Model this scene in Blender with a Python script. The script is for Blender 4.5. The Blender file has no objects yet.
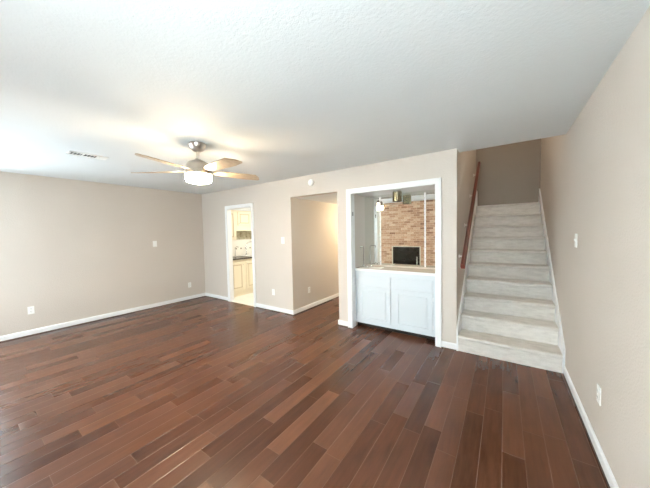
import bpy, bmesh, math, random
from mathutils import Vector, Matrix
random.seed(7)
C = bpy.context.scene.collection
PI = math.pi

# ------------------------------------------------------------------ camera
CAM_H = 1.475
yaw, pitch, roll = math.radians(34.596), math.radians(2.521), math.radians(-1.138)
fw = Vector((-math.sin(yaw)*math.cos(pitch), math.cos(yaw)*math.cos(pitch), -math.sin(pitch)))
rt = Vector((math.cos(yaw), math.sin(yaw), 0)); up = rt.cross(fw)
r2 = rt*math.cos(roll) + up*math.sin(roll); u2 = -rt*math.sin(roll) + up*math.cos(roll)
cd = bpy.data.cameras.new('camera'); cam = bpy.data.objects.new('camera', cd); C.objects.link(cam)
cam.matrix_world = Matrix(((r2.x, u2.x, -fw.x, 0), (r2.y, u2.y, -fw.y, 0), (r2.z, u2.z, -fw.z, CAM_H), (0, 0, 0, 1)))
cd.sensor_fit = 'HORIZONTAL'; cd.sensor_width = 36.0; cd.lens = 260.141*36.0/650.0
cd.clip_start = 0.02; cd.clip_end = 100
bpy.context.scene.camera = cam

# ------------------------------------------------------------------ world, light, exposure
w = bpy.data.worlds.new('world'); bpy.context.scene.world = w; w.use_nodes = True
w.node_tree.nodes['Background'].inputs[0].default_value = (0.86, 0.93, 1.0, 1)
w.node_tree.nodes['Background'].inputs[1].default_value = 4.0
vs = bpy.context.scene.view_settings
vs.view_transform = 'Standard'; vs.look = 'None'; vs.gamma = 1; vs.use_curve_mapping = False
vs.exposure = 0.97

def area(name, loc, rot, sx, sy, power, col):
    l = bpy.data.lights.new(name, 'AREA'); l.shape = 'RECTANGLE'; l.size = sx; l.size_y = sy
    l.energy = power; l.color = col
    o = bpy.data.objects.new(name, l); C.objects.link(o); o.location = loc; o.rotation_euler = rot
    return o
# daylight through the patio door (behind the camera, left) and through the window of the left wall
area('daylight_patio_door', (-4.62, -1.05, 1.00), (math.radians(103), 0, math.radians(-24)), 1.75, 1.8, 38, (0.70, 0.86, 1.0))
area('daylight_rear_window', (-0.48, -1.02, 1.40), (math.radians(98), 0, 0), 1.1, 1.2, 62, (0.80, 0.91, 1.0))
area('daylight_side_window', (-6.10, -0.22, 1.45), (math.radians(76), 0, math.radians(-90)), 0.80, 1.2, 30, (0.76, 0.89, 1.0))
# ceiling light of the kitchen and of the hallway, and a stair fill
area('kitchen_ceiling_glow', (-4.3, 4.6, 2.38), (0, 0, 0), 0.6, 1.0, 25, (1.0, 0.95, 0.82))
l = bpy.data.lights.new('stairwell_fill_light', 'POINT'); l.energy = 14; l.shadow_soft_size = 0.12; l.color = (1.0, 0.86, 0.68)  # warm fill added out of view above the header to brighten the steps
o = bpy.data.objects.new('stairwell_fill_light', l); C.objects.link(o); o.location = (0.02, 4.3, 3.9)
l = bpy.data.lights.new('hallway_lamp_glow', 'POINT'); l.energy = 26; l.shadow_soft_size = 0.12; l.color = (1.0, 0.83, 0.55)
o = bpy.data.objects.new('hallway_lamp_glow', l); C.objects.link(o); o.location = (-2.5, 5.6, 1.75)

# ------------------------------------------------------------------ node helper
class N:
    def __init__(s, name, rough=0.5, col=(0.8, 0.8, 0.8), metal=0.0, spec=0.5):
        s.m = bpy.data.materials.new(name); s.m.use_nodes = True; s.t = s.m.node_tree
        s.b = s.t.nodes['Principled BSDF']
        s.b.inputs['Base Color'].default_value = (*col, 1); s.b.inputs['Roughness'].default_value = rough
        s.b.inputs['Metallic'].default_value = metal; s.b.inputs['Specular IOR Level'].default_value = spec
    def n(s, typ, **k):
        x = s.t.nodes.new(typ)
        for a, v in k.items(): setattr(x, a, v)
        return x
    def put(s, sock, v):
        if isinstance(v, (int, float)): sock.default_value = v
        elif isinstance(v, tuple): sock.default_value = (*v, 1) if len(v) == 3 and sock.type == 'RGBA' else v
        else: s.t.links.new(v, sock)
    def math(s, op, a, b=0.0, c=None):
        x = s.n('ShaderNodeMath', operation=op); s.put(x.inputs[0], a); s.put(x.inputs[1], b)
        if c is not None: s.put(x.inputs[2], c)
        return x.outputs[0]
    def pos(s):
        return s.n('ShaderNodeNewGeometry').outputs['Position']
    def xyz(s):
        x = s.n('ShaderNodeSeparateXYZ'); s.t.links.new(s.pos(), x.inputs[0]); return x.outputs
    def comb(s, a, b, c=0.0):
        x = s.n('ShaderNodeCombineXYZ')
        for i, v in enumerate((a, b, c)): s.put(x.inputs[i], v)
        return x.outputs[0]
    def noise(s, vec, scale, detail=2.0, rough=0.5):
        x = s.n('ShaderNodeTexNoise'); s.t.links.new(vec, x.inputs['Vector'])
        x.inputs['Scale'].default_value = scale; x.inputs['Detail'].default_value = detail
        x.inputs['Roughness'].default_value = rough; return x.outputs['Fac']
    def rnd(s, vec):
        x = s.n('ShaderNodeTexWhiteNoise', noise_dimensions='3D'); s.t.links.new(vec, x.inputs['Vector']); return x.outputs['Value']
    def ramp(s, f, stops, interp='LINEAR'):
        x = s.n('ShaderNodeValToRGB'); s.t.links.new(f, x.inputs[0]); e = x.color_ramp.elements
        x.color_ramp.interpolation = interp
        while len(e) < len(stops): e.new(0.5)
        for i, (p, c) in enumerate(stops): e[i].position = p; e[i].color = (*c, 1)
        return x.outputs[0]
    def mix(s, f, a, b, mode='MIX'):
        x = s.n('ShaderNodeMix', data_type='RGBA', blend_type=mode)
        s.put(x.inputs[0], f); s.put(x.inputs[6], a); s.put(x.inputs[7], b); return x.outputs[2]
    def bump(s, h, dist, strength=1.0):
        x = s.n('ShaderNodeBump'); s.t.links.new(h, x.inputs['Height'])
        x.inputs['Distance'].default_value = dist; x.inputs['Strength'].default_value = strength
        s.t.links.new(x.outputs[0], s.b.inputs['Normal'])
    def color(s, c): s.put(s.b.inputs['Base Color'], c)
    def rough(s, c): s.put(s.b.inputs['Roughness'], c)

M = {}
def paint(name, col, dist=0.0016, scale=75, rough=0.75):
    k = N(name, rough); p = k.pos()
    k.color(k.mix(k.noise(p, 1.3, 3), tuple(c*0.96 for c in col), tuple(min(1, c*1.04) for c in col)))
    k.bump(k.noise(p, scale, 3, 0.6), dist); M[name] = k.m
paint('wall_paint', (0.60, 0.54, 0.48), 0.003, 70)
paint('ceiling_paint', (0.72, 0.745, 0.745), 0.0022, 60, 0.85)
paint('white_trim', (0.82, 0.83, 0.83), 0.0003, 30, 0.38)
paint('cabinet_white', (0.65, 0.70, 0.735), 0.0003, 30, 0.4)
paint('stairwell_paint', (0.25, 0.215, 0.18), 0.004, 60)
paint('cream_cabinet', (0.80, 0.72, 0.55), 0.0003, 30, 0.4)
paint('plastic_white', (0.85, 0.85, 0.82), 0.0001, 30, 0.35)
paint('rear_wall_paint', (0.74, 0.72, 0.68), 0.002, 70)

def plain(name, col, rough=0.5, metal=0.0, scale=40.0, var=0.08):
    k = N(name, rough, col, metal); f = k.noise(k.pos(), scale, 3)
    k.color(k.mix(f, tuple(c*(1-var) for c in col), tuple(min(1, c*(1+var)) for c in col))); M[name] = k.m; return k
plain('brushed_nickel', (0.55, 0.52, 0.48), 0.28, 1.0)
plain('satin_silver', (0.92, 0.91, 0.88), 0.38, 1.0)
plain('chrome', (0.75, 0.75, 0.75), 0.12, 1.0)
plain('aged_brass', (0.36, 0.33, 0.22), 0.16, 1.0)
plain('cream_glaze', (0.60, 0.49, 0.33), 0.45)
plain('dark_gap', (0.02, 0.018, 0.016), 0.8)
plain('dark_shoe', (0.06, 0.035, 0.025), 0.5)
plain('soot_black', (0.012, 0.012, 0.012), 0.5)
plain('granite_dark', (0.06, 0.05, 0.04), 0.25, 0, 120, 0.5)
plain('counter_beige', (0.62, 0.55, 0.46), 0.2, 0, 160, 0.15)
plain('mirror_edge', (0.80, 0.80, 0.75), 0.4)
plain('slot_dark', (0.05, 0.05, 0.05), 0.6)

k = N('mirror_glass', 0.015, (0.88, 0.90, 0.86), 1.0); k.color(k.mix(k.noise(k.pos(), 3, 2), (0.86, 0.88, 0.84), (0.90, 0.92, 0.88))); M['mirror_glass'] = k.m

k = N('firebox_glass', 0.08, (0.01, 0.01, 0.01)); k.color(k.mix(k.noise(k.pos(), 6, 2), (0.008, 0.008, 0.008), (0.02, 0.02, 0.018))); M['firebox_glass'] = k.m

# clear window glass
k = N('window_glass', 0.0, (0.95, 1.0, 0.98)); k.b.inputs['Transmission Weight'].default_value = 1.0; k.b.inputs['IOR'].default_value = 1.02
k.rough(k.math('MULTIPLY', k.noise(k.pos(), 2, 1), 0.01)); M['window_glass'] = k.m

# lit frosted glass of the fan lamp
k = N('lamp_glass', 0.4, (0.95, 0.92, 0.85)); k.b.inputs['Emission Color'].default_value = (1.0, 0.80, 0.54, 1)
k.b.inputs['Emission Strength'].default_value = 115.0
k.color(k.mix(k.noise(k.pos(), 20, 2), (0.93, 0.9, 0.84), (0.97, 0.94, 0.88))); M['lamp_glass'] = k.m

# hardwood planks running along y
k = N('hardwood', 0.25, spec=0.42); X, Y, Z = k.xyz()
PW, PL = 0.122, 1.7
u = k.math('DIVIDE', X, PW); row = k.math('FLOOR', u); fu = k.math('FRACT', u)
off = k.math('MULTIPLY', k.rnd(k.comb(row, 3.7, 1.1)), 7.0)
v = k.math('ADD', k.math('DIVIDE', Y, PL), off)
# two board lengths per module, split at a random place
col = k.math('FLOOR', v); fv = k.math('FRACT', v)
sp = k.math('ADD', k.math('MULTIPLY', k.rnd(k.comb(row, col, 9.3)), 0.5), 0.25)
second = k.math('GREATER_THAN', fv, sp)
ident = k.comb(row, col, second)
r1 = k.rnd(ident)
grain_v = k.comb(k.math('MULTIPLY', X, 22.0), k.math('MULTIPLY', Y, 2.2), k.math('MULTIPLY', r1, 30.0))
g1 = k.noise(grain_v, 1.6, 5, 0.62)
blot = k.noise(k.comb(k.math('MULTIPLY', X, 7), k.math('MULTIPLY', Y, 2.6), k.math('MULTIPLY', r1, 17.0)), 1.0, 3, 0.5)
base = k.ramp(r1, [(0.0, (0.070, 0.026, 0.014)), (0.25, (0.090, 0.034, 0.018)), (0.7, (0.112, 0.043, 0.022)), (1.0, (0.145, 0.058, 0.030))])
gr = k.ramp(g1, [(0.3, (0.80, 0.78, 0.76)), (0.7, (1.15, 1.14, 1.13))])
c1 = k.mix(1.0, base, gr, 'MULTIPLY')
bl = k.ramp(blot, [(0.28, (0.78, 0.74, 0.72)), (0.45, (0.98, 0.98, 0.98)), (0.75, (1.12, 1.12, 1.12))])
c2 = k.mix(1.0, c1, bl, 'MULTIPLY')
du = k.math('MULTIPLY', k.math('MINIMUM', fu, k.math('SUBTRACT', 1.0, fu)), PW)
dv0 = k.math('MINIMUM', fv, k.math('SUBTRACT', 1.0, fv)); dv1 = k.math('ABSOLUTE', k.math('SUBTRACT', fv, sp))
dv = k.math('MULTIPLY', k.math('MINIMUM', dv0, dv1), PL)
d = k.math('MINIMUM', du, dv)
gap_highlight = k.math('MULTIPLY', k.math('LESS_THAN', d, 0.0017), 0.85)
c3 = k.mix(gap_highlight, c2, (0.17, 0.10, 0.065))  # joint lines coloured lighter, painting in the highlight of the bevelled edges
k.color(c3)
edge = k.math('ADD', k.math('MULTIPLY', k.math('MINIMUM', k.math('DIVIDE', du, 0.005), 1.0), 0.9), k.math('MULTIPLY', k.math('MINIMUM', k.math('DIVIDE', dv, 0.006), 1.0), 0.35))
scr = k.noise(k.comb(k.math('MULTIPLY', X, 30.0), k.math('MULTIPLY', Y, 7.0), k.math('MULTIPLY', r1, 11.0)), 1.0, 2, 0.5)
hgt = k.math('ADD', k.math('MULTIPLY', edge, 1.0), k.math('ADD', k.math('MULTIPLY', scr, 0.04), k.math('MULTIPLY', r1, 0.15)))
k.bump(hgt, 0.0016, 0.8)
k.rough(k.math('ADD', 0.25, k.math('MULTIPLY', r1, 0.05)))
M['hardwood'] = k.m

# white kitchen floor tile
k = N('kitchen_tile', 0.35); X, Y, Z = k.xyz()
fx = k.math('FRACT', k.math('DIVIDE', X, 0.305)); fy = k.math('FRACT', k.math('DIVIDE', Y, 0.305))
g = k.math('MINIMUM', k.math('MINIMUM', fx, k.math('SUBTRACT', 1.0, fx)), k.math('MINIMUM', fy, k.math('SUBTRACT', 1.0, fy)))
k.color(k.mix(k.math('LESS_THAN', g, 0.012), (0.80, 0.77, 0.70), (0.66, 0.63, 0.56))); M['kitchen_tile'] = k.m

# white backsplash with a row of small dark inserts
k = N('backsplash_tile', 0.25); X, Y, Z = k.xyz()
fy = k.math('ABSOLUTE', k.math('SUBTRACT', k.math('FRACT', k.math('DIVIDE', Y, 0.15)), 0.5))
dz = k.math('ABSOLUTE', k.math('DIVIDE', k.math('SUBTRACT', Z, 1.10), 0.15))
dia = k.math('LESS_THAN', k.math('ADD', fy, dz), 0.17)
k.color(k.mix(dia, (0.84, 0.82, 0.75), (0.16, 0.12, 0.08))); M['backsplash_tile'] = k.m
k = N('stone_panel', 0.5); k.color(k.ramp(k.noise(k.pos(), 14, 4), [(0.3, (0.26, 0.17, 0.10)), (0.45, (0.52, 0.48, 0.32)), (0.7, (0.70, 0.66, 0.50))])); M['stone_panel'] = k.m

# carpet of the stairs
k = N('carpet', 1.0, spec=0.1); p = k.pos()
f = k.noise(p, 260, 3, 0.7); f2 = k.noise(k.comb(k.math('MULTIPLY', k.xyz()[0], 5), k.math('MULTIPLY', k.xyz()[1], 9), k.math('MULTIPLY', k.xyz()[2], 16)), 1.6, 4, 0.6)
c = k.mix(f, (0.60, 0.56, 0.51), (0.86, 0.82, 0.76)); c = k.mix(1.0, c, k.ramp(f2, [(0.3, (0.84, 0.83, 0.82)), (0.6, (1.0, 1.0, 1.0))]), 'MULTIPLY')
k.color(c); k.bump(k.math('ADD', f, k.math('MULTIPLY', f2, 1.6)), 0.008, 0.8); M['carpet'] = k.m

# mahogany of the handrail
k = N('mahogany', 0.3); X, Y, Z = k.xyz()
k.color(k.ramp(k.noise(k.comb(k.math('MULTIPLY', X, 60), k.math('MULTIPLY', Y, 5), k.math('MULTIPLY', Z, 5)), 1, 3), [(0.3, (0.075, 0.016, 0.011)), (0.7, (0.16, 0.036, 0.022))])); M['mahogany'] = k.m
# maple of the fan blades
k = N('blade_maple', 0.35); k.color(k.ramp(k.noise(k.pos(), 18, 4), [(0.3, (0.33, 0.245, 0.165)), (0.7, (0.46, 0.36, 0.25))])); M['blade_maple'] = k.m

# brick of the chimney wall
k = N('brick', 0.9); X, Y, Z = k.xyz()
br = k.n('ShaderNodeTexBrick'); k.t.links.new(k.comb(X, Z, 0.0), br.inputs['Vector'])
br.inputs['Scale'].default_value = 1.0; br.inputs['Brick Width'].default_value = 0.205; br.inputs['Row Height'].default_value = 0.072
br.inputs['Mortar Size'].default_value = 0.007; br.inputs['Mortar Smooth'].default_value = 0.3; br.inputs['Bias'].default_value = 0.0
br.inputs['Color1'].default_value = (0, 0, 0, 1); br.inputs['Color2'].default_value = (1, 1, 1, 1); br.inputs['Mortar'].default_value = (0.5, 0.5, 0.5, 1)
tone = k.ramp(br.outputs['Color'], [(0.0, (0.34, 0.20, 0.14)), (0.15, (0.58, 0.38, 0.28)), (0.6, (0.70, 0.49, 0.37)), (1.0, (0.84, 0.70, 0.58))])
tone = k.mix(1.0, tone, k.ramp(k.noise(k.pos(), 30, 4), [(0.3, (0.7, 0.66, 0.62)), (0.65, (1.15, 1.15, 1.15))]), 'MULTIPLY')
k.color(k.mix(br.outputs['Fac'], tone, (0.76, 0.60, 0.48)))
k.bump(k.math('SUBTRACT', k.noise(k.pos(), 40, 3), k.math('MULTIPLY', br.outputs['Fac'], 2.0)), 0.004); M['brick'] = k.m

# patio paving and garden fence seen through the door
plain('paving', (0.55, 0.53, 0.50), 0.9, 0, 8, 0.12)
plain('fence_wood', (0.42, 0.36, 0.29), 0.8, 0, 12, 0.2)

# ------------------------------------------------------------------ mesh helpers
def new(): return bmesh.new()
def box(bm, x0, x1, y0, y1, z0, z1):
    x0, x1 = min(x0, x1), max(x0, x1); y0, y1 = min(y0, y1), max(y0, y1); z0, z1 = min(z0, z1), max(z0, z1)
    v = [bm.verts.new(p) for p in ((x0,y0,z0),(x1,y0,z0),(x1,y1,z0),(x0,y1,z0),(x0,y0,z1),(x1,y0,z1),(x1,y1,z1),(x0,y1,z1))]
    for f in ((3,2,1,0),(4,5,6,7),(0,1,5,4),(1,2,6,5),(2,3,7,6),(3,0,4,7)): bm.faces.new([v[i] for i in f])
    return bm
def prism(bm, pts, axis, a, b):
    """polygon pts in the two other axes, extruded along axis from a to b"""
    def P(p, t):
        return {'x': (t, p[0], p[1]), 'y': (p[0], t, p[1]), 'z': (p[0], p[1], t)}[axis]
    A = [bm.verts.new(P(p, a)) for p in pts]; B = [bm.verts.new(P(p, b)) for p in pts]; n = len(pts)
    bm.faces.new(A[::-1]); bm.faces.new(B)
    for i in range(n): bm.faces.new((A[i], A[(i+1) % n], B[(i+1) % n], B[i]))
    return bm
def lathe(bm, prof, c, seg=40, axis='z'):
    rings = []
    for r, h in prof:
        ring = []
        for i in range(seg):
            a = 2*PI*i/seg; q = (r*math.cos(a), r*math.sin(a), h)
            if axis == 'y': q = (q[0], h, q[1])
            if axis == 'x': q = (h, q[0], q[1])
            ring.append(bm.verts.new((c[0]+q[0], c[1]+q[1], c[2]+q[2])))
        rings.append(ring)
    for a, b in zip(rings, rings[1:]):
        for i in range(seg): bm.faces.new((a[i], a[(i+1) % seg], b[(i+1) % seg], b[i]))
    bm.faces.new(rings[0][::-1]); bm.faces.new(rings[-1])
    return bm
def tube(bm, pts, r, seg=14):
    pts = [Vector(p) for p in pts]; rings = []; ref = None
    for i, p in enumerate(pts):
        t = (pts[min(i+1, len(pts)-1)] - pts[max(i-1, 0)]).normalized()
        if ref is None: ref = t.orthogonal().normalized()
        ref = (ref - t*ref.dot(t)).normalized(); q = t.cross(ref)
        rings.append([bm.verts.new(p + (ref*math.cos(2*PI*j/seg) + q*math.sin(2*PI*j/seg))*r) for j in range(seg)])
    for a, b in zip(rings, rings[1:]):
        for i in range(seg): bm.faces.new((a[i], a[(i+1) % seg], b[(i+1) % seg], b[i]))
    bm.faces.new(rings[0][::-1]); bm.faces.new(rings[-1])
    return bm
def obj(name, bm, mat, parent=None, origin=None, bevel=0.0, smooth=False, rot=None):
    """link bm (in world coordinates, or in the thing's own frame when rot is 'local') as one mesh object"""
    bmesh.ops.recalc_face_normals(bm, faces=bm.faces)
    off = Vector((0, 0, 0))
    if rot != 'local':
        if parent is not None: off = parent_origin[parent.name]
        elif origin is not None: off = Vector(origin)
        bmesh.ops.translate(bm, verts=bm.verts, vec=-off)
    me = bpy.data.meshes.new(name); bm.to_mesh(me); bm.free()
    me.materials.append(M[mat])
    if smooth:
        for p in me.polygons: p.use_smooth = True
        me.set_sharp_from_angle(angle=math.radians(40))
    o = bpy.data.objects.new(name, me); C.objects.link(o)
    if parent is not None: o.parent = parent; parent_origin[o.name] = off
    elif origin is not None: o.location = origin
    if bevel:
        b = o.modifiers.new('bevel', 'BEVEL'); b.width = bevel; b.segments = 2; b.limit_method = 'ANGLE'; b.angle_limit = math.radians(40)
    return o
parent_origin = {}
def tag(o, label, cat, group=None):
    o['label'] = label; o['category'] = cat
    if group: o['group'] = group
    return o
def thing(name, label, cat, loc, rotz=0.0, group=None):
    o = bpy.data.objects.new(name, None); C.objects.link(o); o.location = loc; o.rotation_euler = (0, 0, rotz)
    o.empty_display_size = 0.1; parent_origin[o.name] = Vector(loc); return tag(o, label, cat, group)
def struct(name, bm, mat, label=None, bevel=0.0):
    o = obj(name, bm, mat, bevel=bevel); o['kind'] = 'structure'
    if label: o['label'] = label
    parent_origin[o.name] = Vector((0, 0, 0)); return o
def dup(root, loc, rotz, label, group=None):
    r = root.copy(); C.objects.link(r); r.location = loc; r.rotation_euler = (0, 0, rotz); r['label'] = label
    if group: r['group'] = group
    for ch in list(root.children):
        c = ch.copy(); C.objects.link(c); c.parent = r
        for g in list(ch.children):
            d = g.copy(); C.objects.link(d); d.parent = c
    return r

# ------------------------------------------------------------------ dimensions
D, L, R, H, XO = 3.475, -5.93, 0.516, 2.44, -0.471      # back wall, left wall, right wall, ceiling, stairwell edge
B = -0.82                                               # rear wall (behind the camera)
T = 0.12
KX0, KX1, KZ = -4.95, -4.17, 2.025                     # kitchen doorway
HX0, HX1, HZ = -3.12, -2.15, 2.11                       # hallway
NX0, NX1, NZ, MY = -1.915, -0.705, 2.055, 3.955          # bar niche
RR, GG = 0.1925, 0.255                                  # stair riser and run
WY = D + 9*GG + 0.22                                    # wall at the head of the stairs

# ------------------------------------------------------------------ structure
bm = new(); box(bm, L-T, R+T, B-T, D, -0.1, 0); box(bm, HX0-0.1, HX1+0.1, D, 6.6, -0.1, 0); box(bm, NX0-0.1, XO, D, 4.1, -0.1, 0)
struct('floor', bm, 'hardwood')
struct('floor_kitchen', box(new(), -5.9, HX0-0.1, D, 6.2, -0.1, 0.0), 'kitchen_tile')
bm = new(); box(bm, L-T, R+T, B-T, D+T, H, H+0.12); box(bm, XO-0.0, R, D+T, D+0.2, H, H+0.12)
struct('ceiling', bm, 'ceiling_paint')
struct('ceiling_kitchen', box(new(), -5.9, HX0-0.1, D+T, 6.2, H, H+0.12), 'ceiling_paint')
struct('ceiling_hallway', box(new(), HX0, HX1, D+T, 6.6, HZ, HZ+0.1), 'ceiling_paint')
struct('ceiling_niche', box(new(), NX0, NX1, D+T, MY+0.05, NZ, NZ+0.1), 'white_trim')
struct('ceiling_stairwell', box(new(), XO-T, R+T, D+0.2, WY+T, 4.6, 4.7), 'ceiling_paint')
# back wall with its three openings
bm = new()
TK = 0.085
for x0, x1, z0 in ((L, KX0, 0), (KX0, KX1, KZ), (KX1, HX0, 0), (HX0, HX1, HZ), (HX1, NX0, 0), (NX0, NX1, NZ), (NX1, XO, 0)):
    box(bm, x0, x1, D, D+(TK if x1 <= HX0 else T), z0, H)
struct('wall_back', bm, 'wall_paint')
# left wall with its window
wy0, wy1, wz0, wz1 = -0.62, 0.18, 0.85, 2.05
bm = new(); box(bm, L-T, L, B-T, wy0, 0, H); box(bm, L-T, L, wy1, D+T, 0, H); box(bm, L-T, L, wy0, wy1, 0, wz0); box(bm, L-T, L, wy0, wy1, wz1, H)
struct('wall_left', bm, 'wall_paint')
bm = new(); box(bm, R, R+T, B-T, WY+T, 0, 4.6); struct('wall_right', bm, 'wall_paint')
bm = new(); box(bm, NX1, XO, D+T, MY+0.05, 0, 2.75); box(bm, XO-T, XO, MY+0.05, WY+T, 0, 2.75); box(bm, XO-T, XO, D+T+0.08, WY+T, 2.75, 4.6)
struct('wall_stairs_left', bm, 'wall_paint')
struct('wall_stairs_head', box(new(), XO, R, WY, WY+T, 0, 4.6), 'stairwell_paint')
struct('wall_stairs_header', box(new(), XO, R, D+0.1, D+0.2, H+0.12, 4.6), 'wall_paint')
bm = new(); box(bm, NX0-0.1, NX0, D+T, MY+0.05, 0, NZ+0.1); struct('wall_niche_left', bm, 'wall_paint')
struct('wall_niche_back', box(new(), NX0-0.1, NX1, MY+0.006, MY+0.05, 0, NZ), 'wall_paint')
struct('wall_hallway_left', box(new(), HX0-0.1, HX0, D+TK, 6.6, 0, H), 'wall_paint')
struct('wall_hallway_right', box(new(), HX1, HX1+0.1, D+T, 6.6, 0, H), 'wall_paint')
struct('wall_hallway_end', box(new(), HX0, HX1, 6.5, 6.6, 0, H), 'wall_paint')
struct('wall_kitchen_left', box(new(), -5.9, -5.78, D+TK, 6.2, 0, H), 'ceiling_paint')
struct('wall_kitchen_end', box(new(), -5.78, HX0-0.1, 6.1, 6.2, 0, H), 'ceiling_paint')
struct('wall_kitchen_soffit', box(new(), -5.78, -5.44, D+TK, 6.1, 2.07, H), 'ceiling_paint')
# rear wall: painted part with the patio door, brick part, painted part with a window
dx0, dx1, dz = -5.50, -3.74, 2.06; bx0, bx1 = -3.62, -1.20; rx0, rx1, rz0, rz1 = -1.03, 0.07, 0.85, 2.05
bm = new(); box(bm, L, dx0, B-T, B, 0, H); box(bm, dx0, dx1, B-T, B, dz, H); box(bm, dx1, bx0, B-T, B, 0, H)
box(bm, bx1, rx0, B-T, B, 0, H); box(bm, rx0, rx1, B-T, B, 0, rz0); box(bm, rx0, rx1, B-T, B, rz1, H); box(bm, rx1, R, B-T, B, 0, H)
struct('wall_front', bm, 'rear_wall_paint')
fx0, fx1, fz0, fz1 = -3.17, -2.26, 0.32, 0.94
bm = new(); box(bm, bx0, fx0, B-T, B+0.02, 0, H); box(bm, fx1, bx1, B-T, B+0.02, 0, H); box(bm, fx0, fx1, B-T, B+0.02, 0, fz0); box(bm, fx0, fx1, B-T, B+0.02, fz1, H)
struct('wall_front_brick', bm, 'brick')

# patio door, windows
def glazed(name, axis, a0, a1, z0, z1, p, mull, th=0.05):
    bm = new()
    def bb(u0, u1, w0, w1, t=th):
        if axis == 'x': box(bm, u0, u1, p-t/2, p+t/2, w0, w1)
        else: box(bm, p-t/2, p+t/2, u0, u1, w0, w1)
    e = 0.05
    bb(a0, a0+e, z0, z1); bb(a1-e, a1, z0, z1); bb(a0, a1, z0, z0+e); bb(a0, a1, z1-e, z1)
    for m_ in mull: bb(m_-0.04, m_+0.04, z0, z1)
    o = struct(name, bm, 'white_trim'); bm = new()
    if axis == 'x': box(bm, a0+e, a1-e, p-0.003, p+0.003, z0+e, z1-e)
    else: box(bm, p-0.003, p+0.003, a0+e, a1-e, z0+e, z1-e)
    obj('window_pane', bm, 'window_glass', o); return o
d_ = glazed('door_1', 'x', dx0, dx1, 0.0, dz, B-0.06, [(dx0+dx1)/2])
obj('door_handle', box(new(), -4.56, -4.53, B-0.035, B-0.005, 0.95, 1.15), 'chrome', d_)
glazed('window_1', 'x', rx0, rx1, rz0, rz1, B-0.06, [])
glazed('window_2', 'y', wy0, wy1, wz0, wz1, L-0.06, [])
# outside the glass: paving and a garden fence
struct('floor_patio', box(new(), -9, 3, -4.2, B-T, -0.12, -0.02), 'paving')
tag(obj('garden_fence', box(new(), -9, 3, -4.25, -4.2, -0.02, 1.75), 'fence_wood', origin=(-3, -4.22, -0.02)), 'weathered wooden garden fence outside the patio door', 'fence')

# casings
def casing(name, x0, x1, z1, jamb_to, label):
    cw = 0.065; bm = new()
    box(bm, x0-cw, x0, D-0.016, D, 0, z1+cw); box(bm, x1, x1+cw, D-0.016, D, 0, z1+cw); box(bm, x0, x1, D-0.016, D, z1, z1+cw)
    box(bm, x0-cw, x0-cw+0.014, D-0.022, D-0.016, 0, z1+cw); box(bm, x1+cw-0.014, x1+cw, D-0.022, D-0.016, 0, z1+cw); box(bm, x0-cw, x1+cw, D-0.022, D-0.016, z1+cw-0.014, z1+cw)
    o = struct(name, bm, 'white_trim', label, 0.002)
    bm = new(); j = 0.008
    box(bm, x0, x0+j, D-0.010, jamb_to, 0, z1); box(bm, x1-j, x1, D-0.010, jamb_to, 0, z1); box(bm, x0+j, x1-j, D-0.010, jamb_to, z1-j, z1)
    obj('jamb', bm, 'white_trim', o); return o
casing('trim_1', KX0, KX1, KZ, D+TK, 'white painted casing around the kitchen doorway')
tn = casing('trim_2', NX0, NX1, NZ, D+T-0.01, 'white painted casing around the bar niche')
obj('strike_plate', box(new(), NX0+0.008, NX0+0.011, D+0.04, D+0.062, 1.72, 1.78), 'slot_dark', tn)

# baseboards
BH = 0.085
def base_run(name, runs):
    bm = new(); sh = new()
    for ax, a, b, p, s in runs:      # ax: direction of run, p wall plane, s: side the board stands on
        if ax == 'x':
            prism(bm, [(p, 0.012), (p+s*0.014, 0.012), (p+s*0.014, BH-0.012), (p+s*0.006, BH), (p, BH)], 'x', a, b)
            box(sh, a, b, p, p+s*0.018, 0, 0.012)
        else:
            prism(bm, [(p, 0.012), (p+s*0.014, 0.012), (p+s*0.014, BH-0.012), (p+s*0.006, BH), (p, BH)], 'y', a, b)
            box(sh, p, p+s*0.018, a, b, 0, 0.012)
    o = struct(name, bm, 'white_trim'); obj('shoe_molding', sh, 'dark_shoe', o)
base_run('baseboard_left', [('y', B, D, L, 1)])
base_run('baseboard_right', [('y', B, D-0.012, R, -1)])
base_run('baseboard_back', [('x', L+0.018, KX0-0.065, D, -1), ('x', KX1+0.065, HX0, D, -1), ('x', HX1, NX0-0.065, D, -1), ('x', NX1+0.065, XO, D, -1)])
base_run('baseboard_hallway', [('y', D-0.014, 6.5, HX0, 1), ('y', D-0.014, 6.5, HX1, -1)])

# ------------------------------------------------------------------ stairs
st = thing('staircase', 'straight flight of grey beige carpeted stairs rising between two walls', 'stairs', ((XO+R)/2, D, 0))
for i in range(10):
    y0 = D + i*GG; z1 = (i+1)*RR; z0 = i*RR
    yb = y0+GG+0.01 if i < 9 else WY-0.002
    pts = [(y0, z0), (y0, z1-0.045)] + [(y0-0.002-0.020*math.sin(a), z1-0.022-0.022*math.cos(a)) for a in [PI*j/8 for j in range(0, 9)]] + [(yb, z1), (yb, z0)]
    bm = prism(new(), pts, 'x', XO+0.021, R-0.021)
    obj('stair_step', bm, 'carpet', st, smooth=True)
sk = 0.28
for x0, x1 in ((XO+0.001, XO+0.019), (R-0.019, R-0.001)):
    pts = [(D-0.012, 0), (D-0.012, sk-0.02), (D+0.01, sk), (WY-0.002, sk+0.755*(WY-D)), (WY-0.002, 0)]
    obj('skirt_board', prism(new(), pts, 'x', x0, x1), 'white_trim', st)
obj('corner_block', box(new(), XO+0.019, XO+0.03, WY-0.2, WY-0.002, RR*10, RR*10+0.30), 'white_trim', st)

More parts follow.
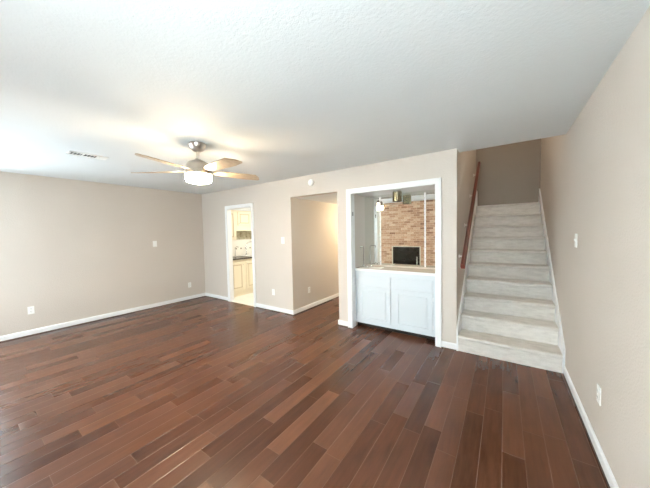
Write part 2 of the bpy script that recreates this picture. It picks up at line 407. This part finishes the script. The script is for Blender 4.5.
# handrail
XR = XO+0.075
hr = thing('handrail', 'dark red mahogany handrail on silver brackets along left stairway wall', 'handrail', (XO, D, 0))
y0, z0, y1, z1 = 3.40, 1.045, 5.66, 2.70
sl = (z1-z0)/(y1-y0); n_ = math.hypot(1, sl); ty, tz = 1/n_, sl/n_; ny, nz = -tz, ty
bm = new(); prof = []
for j in range(20):
    a = 2*PI*j/20; cx, cy = math.cos(a), math.sin(a)
    prof.append((0.024*math.copysign(abs(cx)**0.6, cx), 0.034*math.copysign(abs(cy)**0.6, cy)))
A = [bm.verts.new((XR+p[0], y0+ny*p[1], z0+nz*p[1])) for p in prof]; Bv = [bm.verts.new((XR+p[0], y1+ny*p[1], z1+nz*p[1])) for p in prof]
bm.faces.new(A[::-1]); bm.faces.new(Bv)
for j in range(20): bm.faces.new((A[j], A[(j+1) % 20], Bv[(j+1) % 20], Bv[j]))
obj('rail', bm, 'mahogany', hr, smooth=True)
for yb in (3.66, 4.20, 4.86, 5.45):
    zr = z0 + sl*(yb-y0) - 0.036*n_
    bm = new(); lathe(bm, [(0.028, 0.001), (0.028, 0.006), (0.014, 0.012)], (XO, yb, zr-0.045), 20, 'x')
    tube(bm, [(XO+0.006, yb, zr-0.045), (XO+0.04, yb, zr-0.045), (XR-0.012, yb, zr-0.038), (XR, yb, zr-0.02), (XR, yb, zr+0.004)], 0.009)
    obj('bracket', bm, 'satin_silver', hr, smooth=True)

# ------------------------------------------------------------------ bar niche
cb = thing('bar_cabinet', 'white painted base cabinet under the bar counter in the niche', 'cabinet', ((NX0+NX1)/2, D+0.12, 0))
FY = D+0.125; x0, x1 = NX0+0.001, NX1-0.001
obj('body', box(new(), x0, x1, FY+0.004, MY, 0.065, 0.879), 'cabinet_white', cb)
obj('toe_kick', box(new(), x0, x1, FY+0.05, FY+0.07, 0.0, 0.065), 'dark_gap', cb)
bm = new(); box(bm, x0, x1, FY-0.006, FY+0.004, 0.065, 0.879); obj('face_frame', bm, 'cabinet_white', cb)
def panel_front(bm, u0, u1, z0, z1, back, put, raised=True):
    """slab with routed groove and raised field; put(bm,u0,u1,d0,d1,z0,z1), d measured outward from the face"""
    t = 0.018; put(bm if back is None else back, u0, u1, 0, 0.003, z0, z1)
    s = 0.055; g = 0.018 if back is None else 0.024
    put(bm, u0, u0+s, 0.003, t, z0, z1); put(bm, u1-s, u1, 0.003, t, z0, z1); put(bm, u0+s, u1-s, 0.003, t, z0, z0+s); put(bm, u0+s, u1-s, 0.003, t, z1-s, z1)
    if raised: put(bm, u0+s+g, u1-s-g, 0.003, t-0.001, z0+s+g, z1-s-g)
def putY(bm, u0, u1, d0, d1, z0, z1): box(bm, u0, u1, FY-0.0065-d1, FY-0.0065-d0, z0, z1)
for u0, u1 in ((-1.853, -1.345), (-1.325, -0.768)):
    bm = new(); putY(bm, u0, u1, 0, 0.014, 0.675, 0.812); putY(bm, u0+0.012, u1-0.012, 0.014, 0.018, 0.687, 0.800)
    obj('drawer', bm, 'cabinet_white', cb, bevel=0.003)
for u0, u1 in ((-1.853, -1.345), (-1.282, -0.768)):
    bm = new(); panel_front(bm, u0, u1, 0.105, 0.645, None, putY)
    d_ = obj('door', bm, 'cabinet_white', cb, bevel=0.003)
    xh = u0-0.004 if u0 < -1.5 else u1+0.004
    for zh in (0.19, 0.56): obj('hinge', box(new(), xh-0.004, xh+0.004, FY-0.018, FY-0.0065, zh-0.025, zh+0.025), 'white_trim', d_)
ct = thing('bar_countertop', 'beige speckled bar countertop with white front edge in the niche', 'countertop', ((NX0+NX1)/2, D+0.12, 0.88))
sx0, sx1, sy0, sy1 = -1.85, -1.54, 3.635, 3.775
bm = new(); a0, a1, c0, c1 = NX0+0.009, NX1-0.009, D+0.10, MY
for q in ((a0, sx0, c0, c1), (sx1, a1, c0, c1), (sx0, sx1, c0, sy0), (sx0, sx1, sy1, c1)): box(bm, *q, 0.881, 0.915)
obj('slab', bm, 'counter_beige', ct)
obj('front_edge', box(new(), a0, a1, c0-0.006, c0, 0.878, 0.915), 'white_trim', ct, bevel=0.002)
obj('backsplash', box(new(), a0, a1, MY-0.018, MY-0.006, 0.9155, 0.935), 'counter_beige', ct)
sk_ = thing('bar_sink', 'small stainless steel bar sink set in the niche counter', 'sink', ((sx0+sx1)/2, (sy0+sy1)/2, 0.915))
bm = new(); e = 0.02
for q in ((sx0-e, sx0+e/2, sy0-e, sy1+e), (sx1-e/2, sx1+e, sy0-e, sy1+e), (sx0+e/2, sx1-e/2, sy0-e, sy0+e/2), (sx0+e/2, sx1-e/2, sy1-e/2, sy1+e)): box(bm, *q, 0.9155, 0.921)
obj('rim', bm, 'brushed_nickel', sk_, bevel=0.002)
bm = new(); w_ = 0.004; zb = 0.887
box(bm, sx0+0.002, sx1-0.002, sy0+0.002, sy1-0.002, zb, zb+w_)
box(bm, sx0+0.002, sx0+0.002+w_, sy0+0.002, sy1-0.002, zb, 0.915); box(bm, sx1-0.002-w_, sx1-0.002, sy0+0.002, sy1-0.002, zb, 0.915)
box(bm, sx0+0.002, sx1-0.002, sy0+0.002, sy0+0.002+w_, zb, 0.915); box(bm, sx0+0.002, sx1-0.002, sy1-0.002-w_, sy1-0.002, zb, 0.915)
obj('basin', bm, 'brushed_nickel', sk_)
fx, fy = -1.884, 3.825
bf = thing('bar_faucet', 'slim chrome bar faucet with tall squared spout beside niche sink', 'faucet', (fx, fy, 0.915))
obj('base', lathe(new(), [(0.022, 0.9155), (0.022, 0.925), (0.012, 0.945)], (fx, fy, 0), 20), 'chrome', bf, smooth=True)
obj('spout', tube(new(), [(fx, fy, 0.945), (fx, fy, 1.215), (fx+0.002, fy-0.012, 1.232), (fx+0.005, fy-0.03, 1.238), (fx+0.022, fy-0.14, 1.238), (fx+0.026, fy-0.155, 1.232), (fx+0.027, fy-0.16, 1.20)], 0.0065), 'chrome', bf, smooth=True)
for s in (0.07, 0.13):
    bm = new(); lathe(bm, [(0.016, 0.9155), (0.013, 0.935), (0.008, 0.945)], (fx+s, fy, 0), 16); tube(bm, [(fx+s, fy, 0.943), (fx+s+0.03, fy-0.03, 0.957)], 0.005)
    obj('handle', bm, 'chrome', bf, smooth=True)
# mirror wall: three glass sheets, two slotted shelf standards
m0, m1 = -1.641, -0.951; edges = [NX0, m0, m1, NX1]
labs = ['narrow left mirror panel at the back of the bar niche', 'wide middle mirror panel of the bar niche reflecting brick and fireplace', 'narrow right mirror panel at the back of the bar niche']
for i in range(3):
    tag(obj('wall_mirror', box(new(), edges[i]+0.0015, edges[i+1]-0.0015, MY, MY+0.005, 0.937, NZ-0.001), 'mirror_glass', origin=((edges[i]+edges[i+1])/2, MY, 0.937)), labs[i], 'mirror', 'mirror panels of the bar niche')
for i, xm in enumerate((m0, m1)):
    t = thing('shelf_standard', ['left slotted white shelf strip on the niche mirror', 'right slotted white shelf strip on the niche mirror'][i], 'shelf standard', (xm, MY, 0.937), 0, 'shelf strips on the mirror')
    obj('channel', box(new(), xm-0.009, xm+0.009, MY-0.008, MY-0.0005, 0.94, NZ-0.03), 'white_trim', t)
    z = 0.98
    while z < 2.0: obj('slot', box(new(), xm-0.002, xm+0.002, MY-0.0088, MY-0.0078, z, z+0.014), 'slot_dark', t); z += 0.08
# brass can light on the niche ceiling
cl = thing('can_light', 'small brass cylinder ceiling light inside the bar niche', 'ceiling light', (-1.283, 3.73, NZ-0.001))
prof = [(0.066, NZ-0.012), (0.066, NZ-0.145), (0.060, NZ-0.147)]
obj('canopy', lathe(new(), [(0.055, NZ-0.001), (0.055, NZ-0.012)], (-1.283, 3.73, 0), 32), 'brushed_nickel', cl, smooth=True)
bm = new(); lathe(bm, [(0.063, NZ-0.0125), (0.066, NZ-0.016), (0.066, NZ-0.140), (0.068, NZ-0.142), (0.068, NZ-0.150), (0.055, NZ-0.150), (0.055, NZ-0.11)], (-1.283, 3.73, 0), 40)
obj('shade', bm, 'aged_brass', cl, smooth=True)

# ------------------------------------------------------------------ fireplace in the brick wall (seen in the mirror)
fp = thing('fireplace', 'black fireplace with thin pale frame in the reflected brick wall', 'fireplace', ((fx0+fx1)/2, B, fz0))
bm = new(); box(bm, fx0+0.001, fx1-0.001, B-0.5, B-0.45, fz0, fz1); box(bm, fx0-0.03, fx0+0.001, B-0.5, B-T-0.001, fz0-0.03, fz1+0.03); box(bm, fx1-0.001, fx1+0.03, B-0.5, B-T-0.001, fz0-0.03, fz1+0.03)
box(bm, fx0, fx1, B-0.5, B-T-0.001, fz0-0.03, fz0); box(bm, fx0, fx1, B-0.5, B-T-0.001, fz1, fz1+0.03)
obj('firebox', bm, 'soot_black', fp)
bm = new(); e = 0.028
box(bm, fx0-e, fx0+0.004, B+0.021, B+0.034, fz0-e, fz1+e); box(bm, fx1-0.004, fx1+e, B+0.021, B+0.034, fz0-e, fz1+e); box(bm, fx0, fx1, B+0.021, B+0.034, fz1, fz1+e); box(bm, fx0, fx1, B+0.021, B+0.034, fz0-e, fz0)
obj('frame', bm, 'mirror_edge', fp)
for u0, u1 in ((fx0+0.005, (fx0+fx1)/2-0.001), ((fx0+fx1)/2+0.001, fx1-0.005)):
    d_ = obj('glass_door', box(new(), u0, u1, B+0.005, B+0.012, fz0+0.003, fz1-0.003), 'firebox_glass', fp)
d_h = obj('handle', box(new(), fx1-0.10, fx1-0.085, B+0.0125, B+0.035, fz0+0.05, fz0+0.30), 'mirror_edge', fp)

# ------------------------------------------------------------------ switches, outlets
def local_box(*a): return box(new(), *a)
def wall_outlet(label, loc, rz):
    t = thing('wall_outlet', label, 'outlet', loc, rz, 'duplex wall outlets')
    obj('plate', local_box(-0.035, 0.035, -0.006, 0, -0.058, 0.058), 'plastic_white', t, rot='local', bevel=0.002)
    for s in (-1, 1):
        o = obj('receptacle', lathe(new(), [(0.017, -0.0095), (0.017, -0.006)], (0, 0, s*0.021), 20, 'y'), 'plastic_white', t, rot='local')
        bm = new()
        for q in (-0.007, 0.007): box(bm, q-0.0015, q+0.0015, -0.0101, -0.0093, s*0.021-0.001, s*0.021+0.009)
        box(bm, -0.002, 0.002, -0.0101, -0.0093, s*0.021-0.010, s*0.021-0.006); obj('slots', bm, 'slot_dark', o, rot='local')
    return t
def light_switch(label, loc, rz, big=1.0):
    t = thing('light_switch', label, 'light switch', loc, rz, 'toggle light switches')
    obj('plate', local_box(-0.036*big, 0.036*big, -0.006, 0, -0.060, 0.060), 'plastic_white', t, rot='local', bevel=0.002)
    bm = new(); prism(bm, [(-0.006, -0.011), (-0.0075, -0.011), (-0.018, 0.010), (-0.015, 0.014), (-0.006, 0.006)], 'x', -0.005, 0.005)
    obj('toggle', bm, 'plastic_white', t, rot='local')
    return t
ZB, ZL, ZR = 0.0, PI/2, -PI/2
o1 = wall_outlet('white outlet low on back wall between kitchen doorway and hallway opening', (-3.61, D, 0.362), ZB)
dup(o1, (HX0, 3.944, 0.367), ZL, 'white outlet low on the hallway side wall inside the opening')
dup(o1, (L, 3.10, 0.338), ZL, 'white outlet low on left wall near the far corner')
dup(o1, (L, 0.672, 0.382), ZL, 'white outlet low on left wall near the photo\'s left edge')
dup(o1, (R, 2.345, 0.393), ZR, 'white outlet low on the right wall in the foreground')
s1 = light_switch('white light switch on back wall beside the hallway opening', (-3.327, D, 1.348), ZB, 1.05)
dup(s1, (L, 2.421, 1.312), ZL, 'white light switch alone on the left wall')
dup(s1, (R, 3.094, 1.363), ZR, 'white light switch on the right wall beside the stairs')

sm = thing('smoke_detector', 'round white smoke detector high on back wall above the hallway opening', 'smoke detector', (-2.65, D, 2.308))
obj('housing', lathe(new(), [(0.055, 0), (0.055, -0.014), (0.050, -0.026), (0.034, -0.032)], (-2.65, D, 2.308), 32, 'y'), 'plastic_white', sm, smooth=True)
obj('test_button', lathe(new(), [(0.012, -0.0322), (0.012, -0.036)], (-2.65, D, 2.300), 16, 'y'), 'plastic_white', sm, smooth=True)

# ceiling vent
vx, vy = -4.05, 0.99
cv = thing('ceiling_vent', 'flat rectangular air vent with dark slots in the ceiling', 'vent', (vx, vy, H))
bm = new(); a, b = 0.075, 0.175
box(bm, vx-a, vx-a+0.02, vy-b, vy+b, H-0.008, H-0.001); box(bm, vx+a-0.02, vx+a, vy-b, vy+b, H-0.008, H-0.001); box(bm, vx-a, vx+a, vy-b, vy-b+0.02, H-0.008, H-0.001); box(bm, vx-a, vx+a, vy+b-0.02, vy+b, H-0.008, H-0.001)
obj('frame', bm, 'plastic_white', cv)
obj('duct', box(new(), vx-a+0.02, vx+a-0.02, vy-b+0.02, vy+b-0.02, H-0.0025, H-0.001), 'soot_black', cv)
bm = new(); y = vy-b+0.045
while y < vy+0.075:
    box(bm, vx-a+0.02, vx+a-0.02, y-0.0006, y+0.0006, H-0.008, H-0.003); y += 0.03
box(bm, vx-a+0.02, vx+a-0.02, vy-0.055, vy-0.043, H-0.009, H-0.003)
while y < vy+b-0.022:
    box(bm, vx-a+0.02, vx+a-0.02, y-0.012, y+0.016, H-0.009, H-0.0075); y += 0.03
obj('louvers', bm, 'plastic_white', cv)

# ------------------------------------------------------------------ ceiling fan
FX, FYC = -2.685, 1.55
fan = thing('ceiling_fan', 'brushed nickel ceiling fan with five wooden blades and lit glass bowl', 'ceiling fan', (FX, FYC, H))
c = (FX, FYC, 0)
obj('canopy', lathe(new(), [(0.084, H-0.001), (0.086, H-0.006), (0.084, H-0.014), (0.072, H-0.048), (0.050, H-0.074), (0.022, H-0.086)], c, 40), 'brushed_nickel', fan, smooth=True)
obj('downrod', lathe(new(), [(0.014, H-0.078), (0.014, H-0.180)], c, 20), 'brushed_nickel', fan, smooth=True)
obj('motor_housing', lathe(new(), [(0.024, 2.285), (0.030, 2.268), (0.055, 2.262), (0.095, 2.240), (0.122, 2.205), (0.126, 2.165), (0.126, 2.140), (0.130, 2.128), (0.130, 2.113)], c, 48), 'brushed_nickel', fan, smooth=True)
obj('glass_bowl', lathe(new(), [(0.124, 2.112), (0.130, 2.102), (0.129, 2.070), (0.116, 2.042), (0.072, 2.028), (0.030, 2.025)], c, 48), 'lamp_glass', fan, smooth=True)
for kx in range(5):
    a = math.radians(-74 + 72*kx)
    rotm = Matrix.Translation((FX, FYC, 2.15)) @ Matrix.Rotation(a, 4, 'Z') @ Matrix.Rotation(math.radians(-11), 4, 'X')
    # blade: widens from root to an angled tip
    out = [(0.16, -0.030), (0.24, -0.058), (0.40, -0.070), (0.58, -0.074), (0.60, -0.078), (0.665, -0.010), (0.690, 0.050), (0.675, 0.062), (0.55, 0.076), (0.38, 0.068), (0.24, 0.055), (0.16, 0.030)]
    bm = prism(new(), out, 'z', -0.004, 0.004); bmesh.ops.transform(bm, matrix=rotm, verts=bm.verts)
    bl = obj('blade', bm, 'blade_maple', fan)
    bm = prism(new(), [(0.10, -0.022), (0.18, -0.016), (0.235, -0.040), (0.245, 0.0), (0.235, 0.040), (0.18, 0.016), (0.10, 0.022)], 'z', 0.0045, 0.0095); bmesh.ops.transform(bm, matrix=rotm, verts=bm.verts)
    obj('blade_iron', bm, 'brushed_nickel', bl)

# ------------------------------------------------------------------ kitchen seen through the doorway
KF = -5.17
def putX(bm, u0, u1, d0, d1, z0, z1): box(bm, KFX+d0, KFX+d1, u0, u1, z0, z1)
def kcab(name, label, y0, y1, z0, z1, face, doors, group, toe=True):
    global KFX
    KFX = face+0.0005
    t = thing(name, label, 'cabinet', (-5.5, (y0+y1)/2, z0 if not toe else 0), 0, group)
    bm = new(); box(bm, -5.779, face, y0+0.001, y1-0.001, z0, z1)
    if toe: box(bm, -5.779, face-0.02, y0+0.001, y1-0.001, 0.0, z0)
    obj('body', bm, 'cream_cabinet', t)
    for a, b, c_, d__ in doors:
        bm = new(); bk = new(); panel_front(bm, a, b, c_, d__, bk, putX); dd = obj('door', bm, 'cream_cabinet', t, bevel=0.003); obj('panel_groove', bk, 'cream_glaze', dd)
        obj('knob', lathe(new(), [(0.005, 0.019), (0.006, 0.027), (0.011, 0.034), (0.008, 0.040)], (KFX, b-0.025 if a < 4.05 else a+0.025, (d__-0.06) if toe else c_+0.06), 14, 'x'), 'brushed_nickel', dd, smooth=True)
    return t
kcab('base_cabinet', 'cream base cabinet door at left in kitchen doorway', D+TK+0.002, 4.07, 0.10, 0.872, -5.19, [(3.66, 4.03, 0.14, 0.81)], 'kitchen base cabinets')
kcab('base_cabinet', 'cream base cabinet under the kitchen faucet', 4.07, 4.97, 0.10, 0.872, -5.19, [(4.105, 4.50, 0.14, 0.81), (4.535, 4.93, 0.14, 0.81)], 'kitchen base cabinets')
kcab('wall_cabinet', 'tall cream wall cabinet at left in kitchen doorway', D+TK+0.002, 4.07, 1.335, 2.068, -5.47, [(3.64, 4.04, 1.35, 2.04)], 'kitchen wall cabinets', False)
kcab('wall_cabinet', 'short cream wall cabinet above the kitchen sink', 4.07, 4.97, 1.56, 2.068, -5.47, [(4.12, 4.52, 1.69, 2.04), (4.54, 4.94, 1.69, 2.04)], 'kitchen wall cabinets', False)
kt = thing('kitchen_countertop', 'dark stone countertop on the cream kitchen cabinets', 'countertop', (-5.45, 4.3, 0.873))
obj('slab', box(new(), -5.779, -5.15, D+TK+0.002, 4.97, 0.8735, 0.905), 'granite_dark', kt, bevel=0.003)
tag(obj('backsplash', box(new(), -5.779, -5.772, D+TK+0.002, 4.97, 0.906, 1.334), 'backsplash_tile', origin=(-5.775, 4.2, 0.906)), 'white tile backsplash with small dark diamond inserts in kitchen', 'backsplash')
tag(obj('stone_panel', box(new(), -5.779, -5.765, 4.10, 4.95, 1.335, 1.559), 'stone_panel', origin=(-5.775, 4.5, 1.335)), 'mottled brown stone panel above kitchen backsplash', 'wall panel')
ks = thing('kitchen_sink', 'pale rimmed kitchen sink beneath the arched faucet', 'sink', (-5.42, 4.55, 0.906))
bm = new()
for q in ((-5.62, -5.58, 4.28, 4.85), (-5.26, -5.22, 4.28, 4.85), (-5.58, -5.26, 4.28, 4.32), (-5.58, -5.26, 4.81, 4.85)): box(bm, *q, 0.9055, 0.925)
obj('rim', bm, 'plastic_white', ks, bevel=0.005)
obj('basin', box(new(), -5.58, -5.26, 4.32, 4.81, 0.9055, 0.909), 'brushed_nickel', ks)
kf = thing('kitchen_faucet', 'tall arched chrome faucet at the kitchen sink', 'faucet', (-5.66, 4.50, 0.905))
obj('base', lathe(new(), [(0.03, 0.9055), (0.028, 0.93), (0.016, 0.97)], (-5.66, 4.50, 0), 20), 'chrome', kf, smooth=True)
pts = [(-5.66, 4.50, 0.96), (-5.66, 4.50, 1.16)] + [(-5.66+0.10*(1-math.cos(a))*0.8, 4.50+0.10*(1-math.cos(a)), 1.16+0.11*math.sin(a)) for a in [PI*j/10 for j in range(1, 11)]] + [(-5.50, 4.70, 1.10)]
obj('spout', tube(new(), pts, 0.013), 'chrome', kf, smooth=True)
obj('lever', tube(new(), [(-5.63, 4.49, 0.95), (-5.58, 4.44, 0.99)], 0.008), 'chrome', kf, smooth=True)
sd = thing('soap_dispenser', 'small chrome soap pump left of the kitchen faucet', 'soap dispenser', (-5.62, 4.13, 0.905))
obj('body', lathe(new(), [(0.022, 0.9055), (0.020, 0.93), (0.012, 0.95), (0.010, 1.08)], (-5.62, 4.13, 0), 16), 'chrome', sd, smooth=True)
obj('nozzle', tube(new(), [(-5.62, 4.13, 1.08), (-5.62, 4.13, 1.14), (-5.60, 4.16, 1.16), (-5.57, 4.20, 1.15)], 0.008), 'chrome', sd, smooth=True)
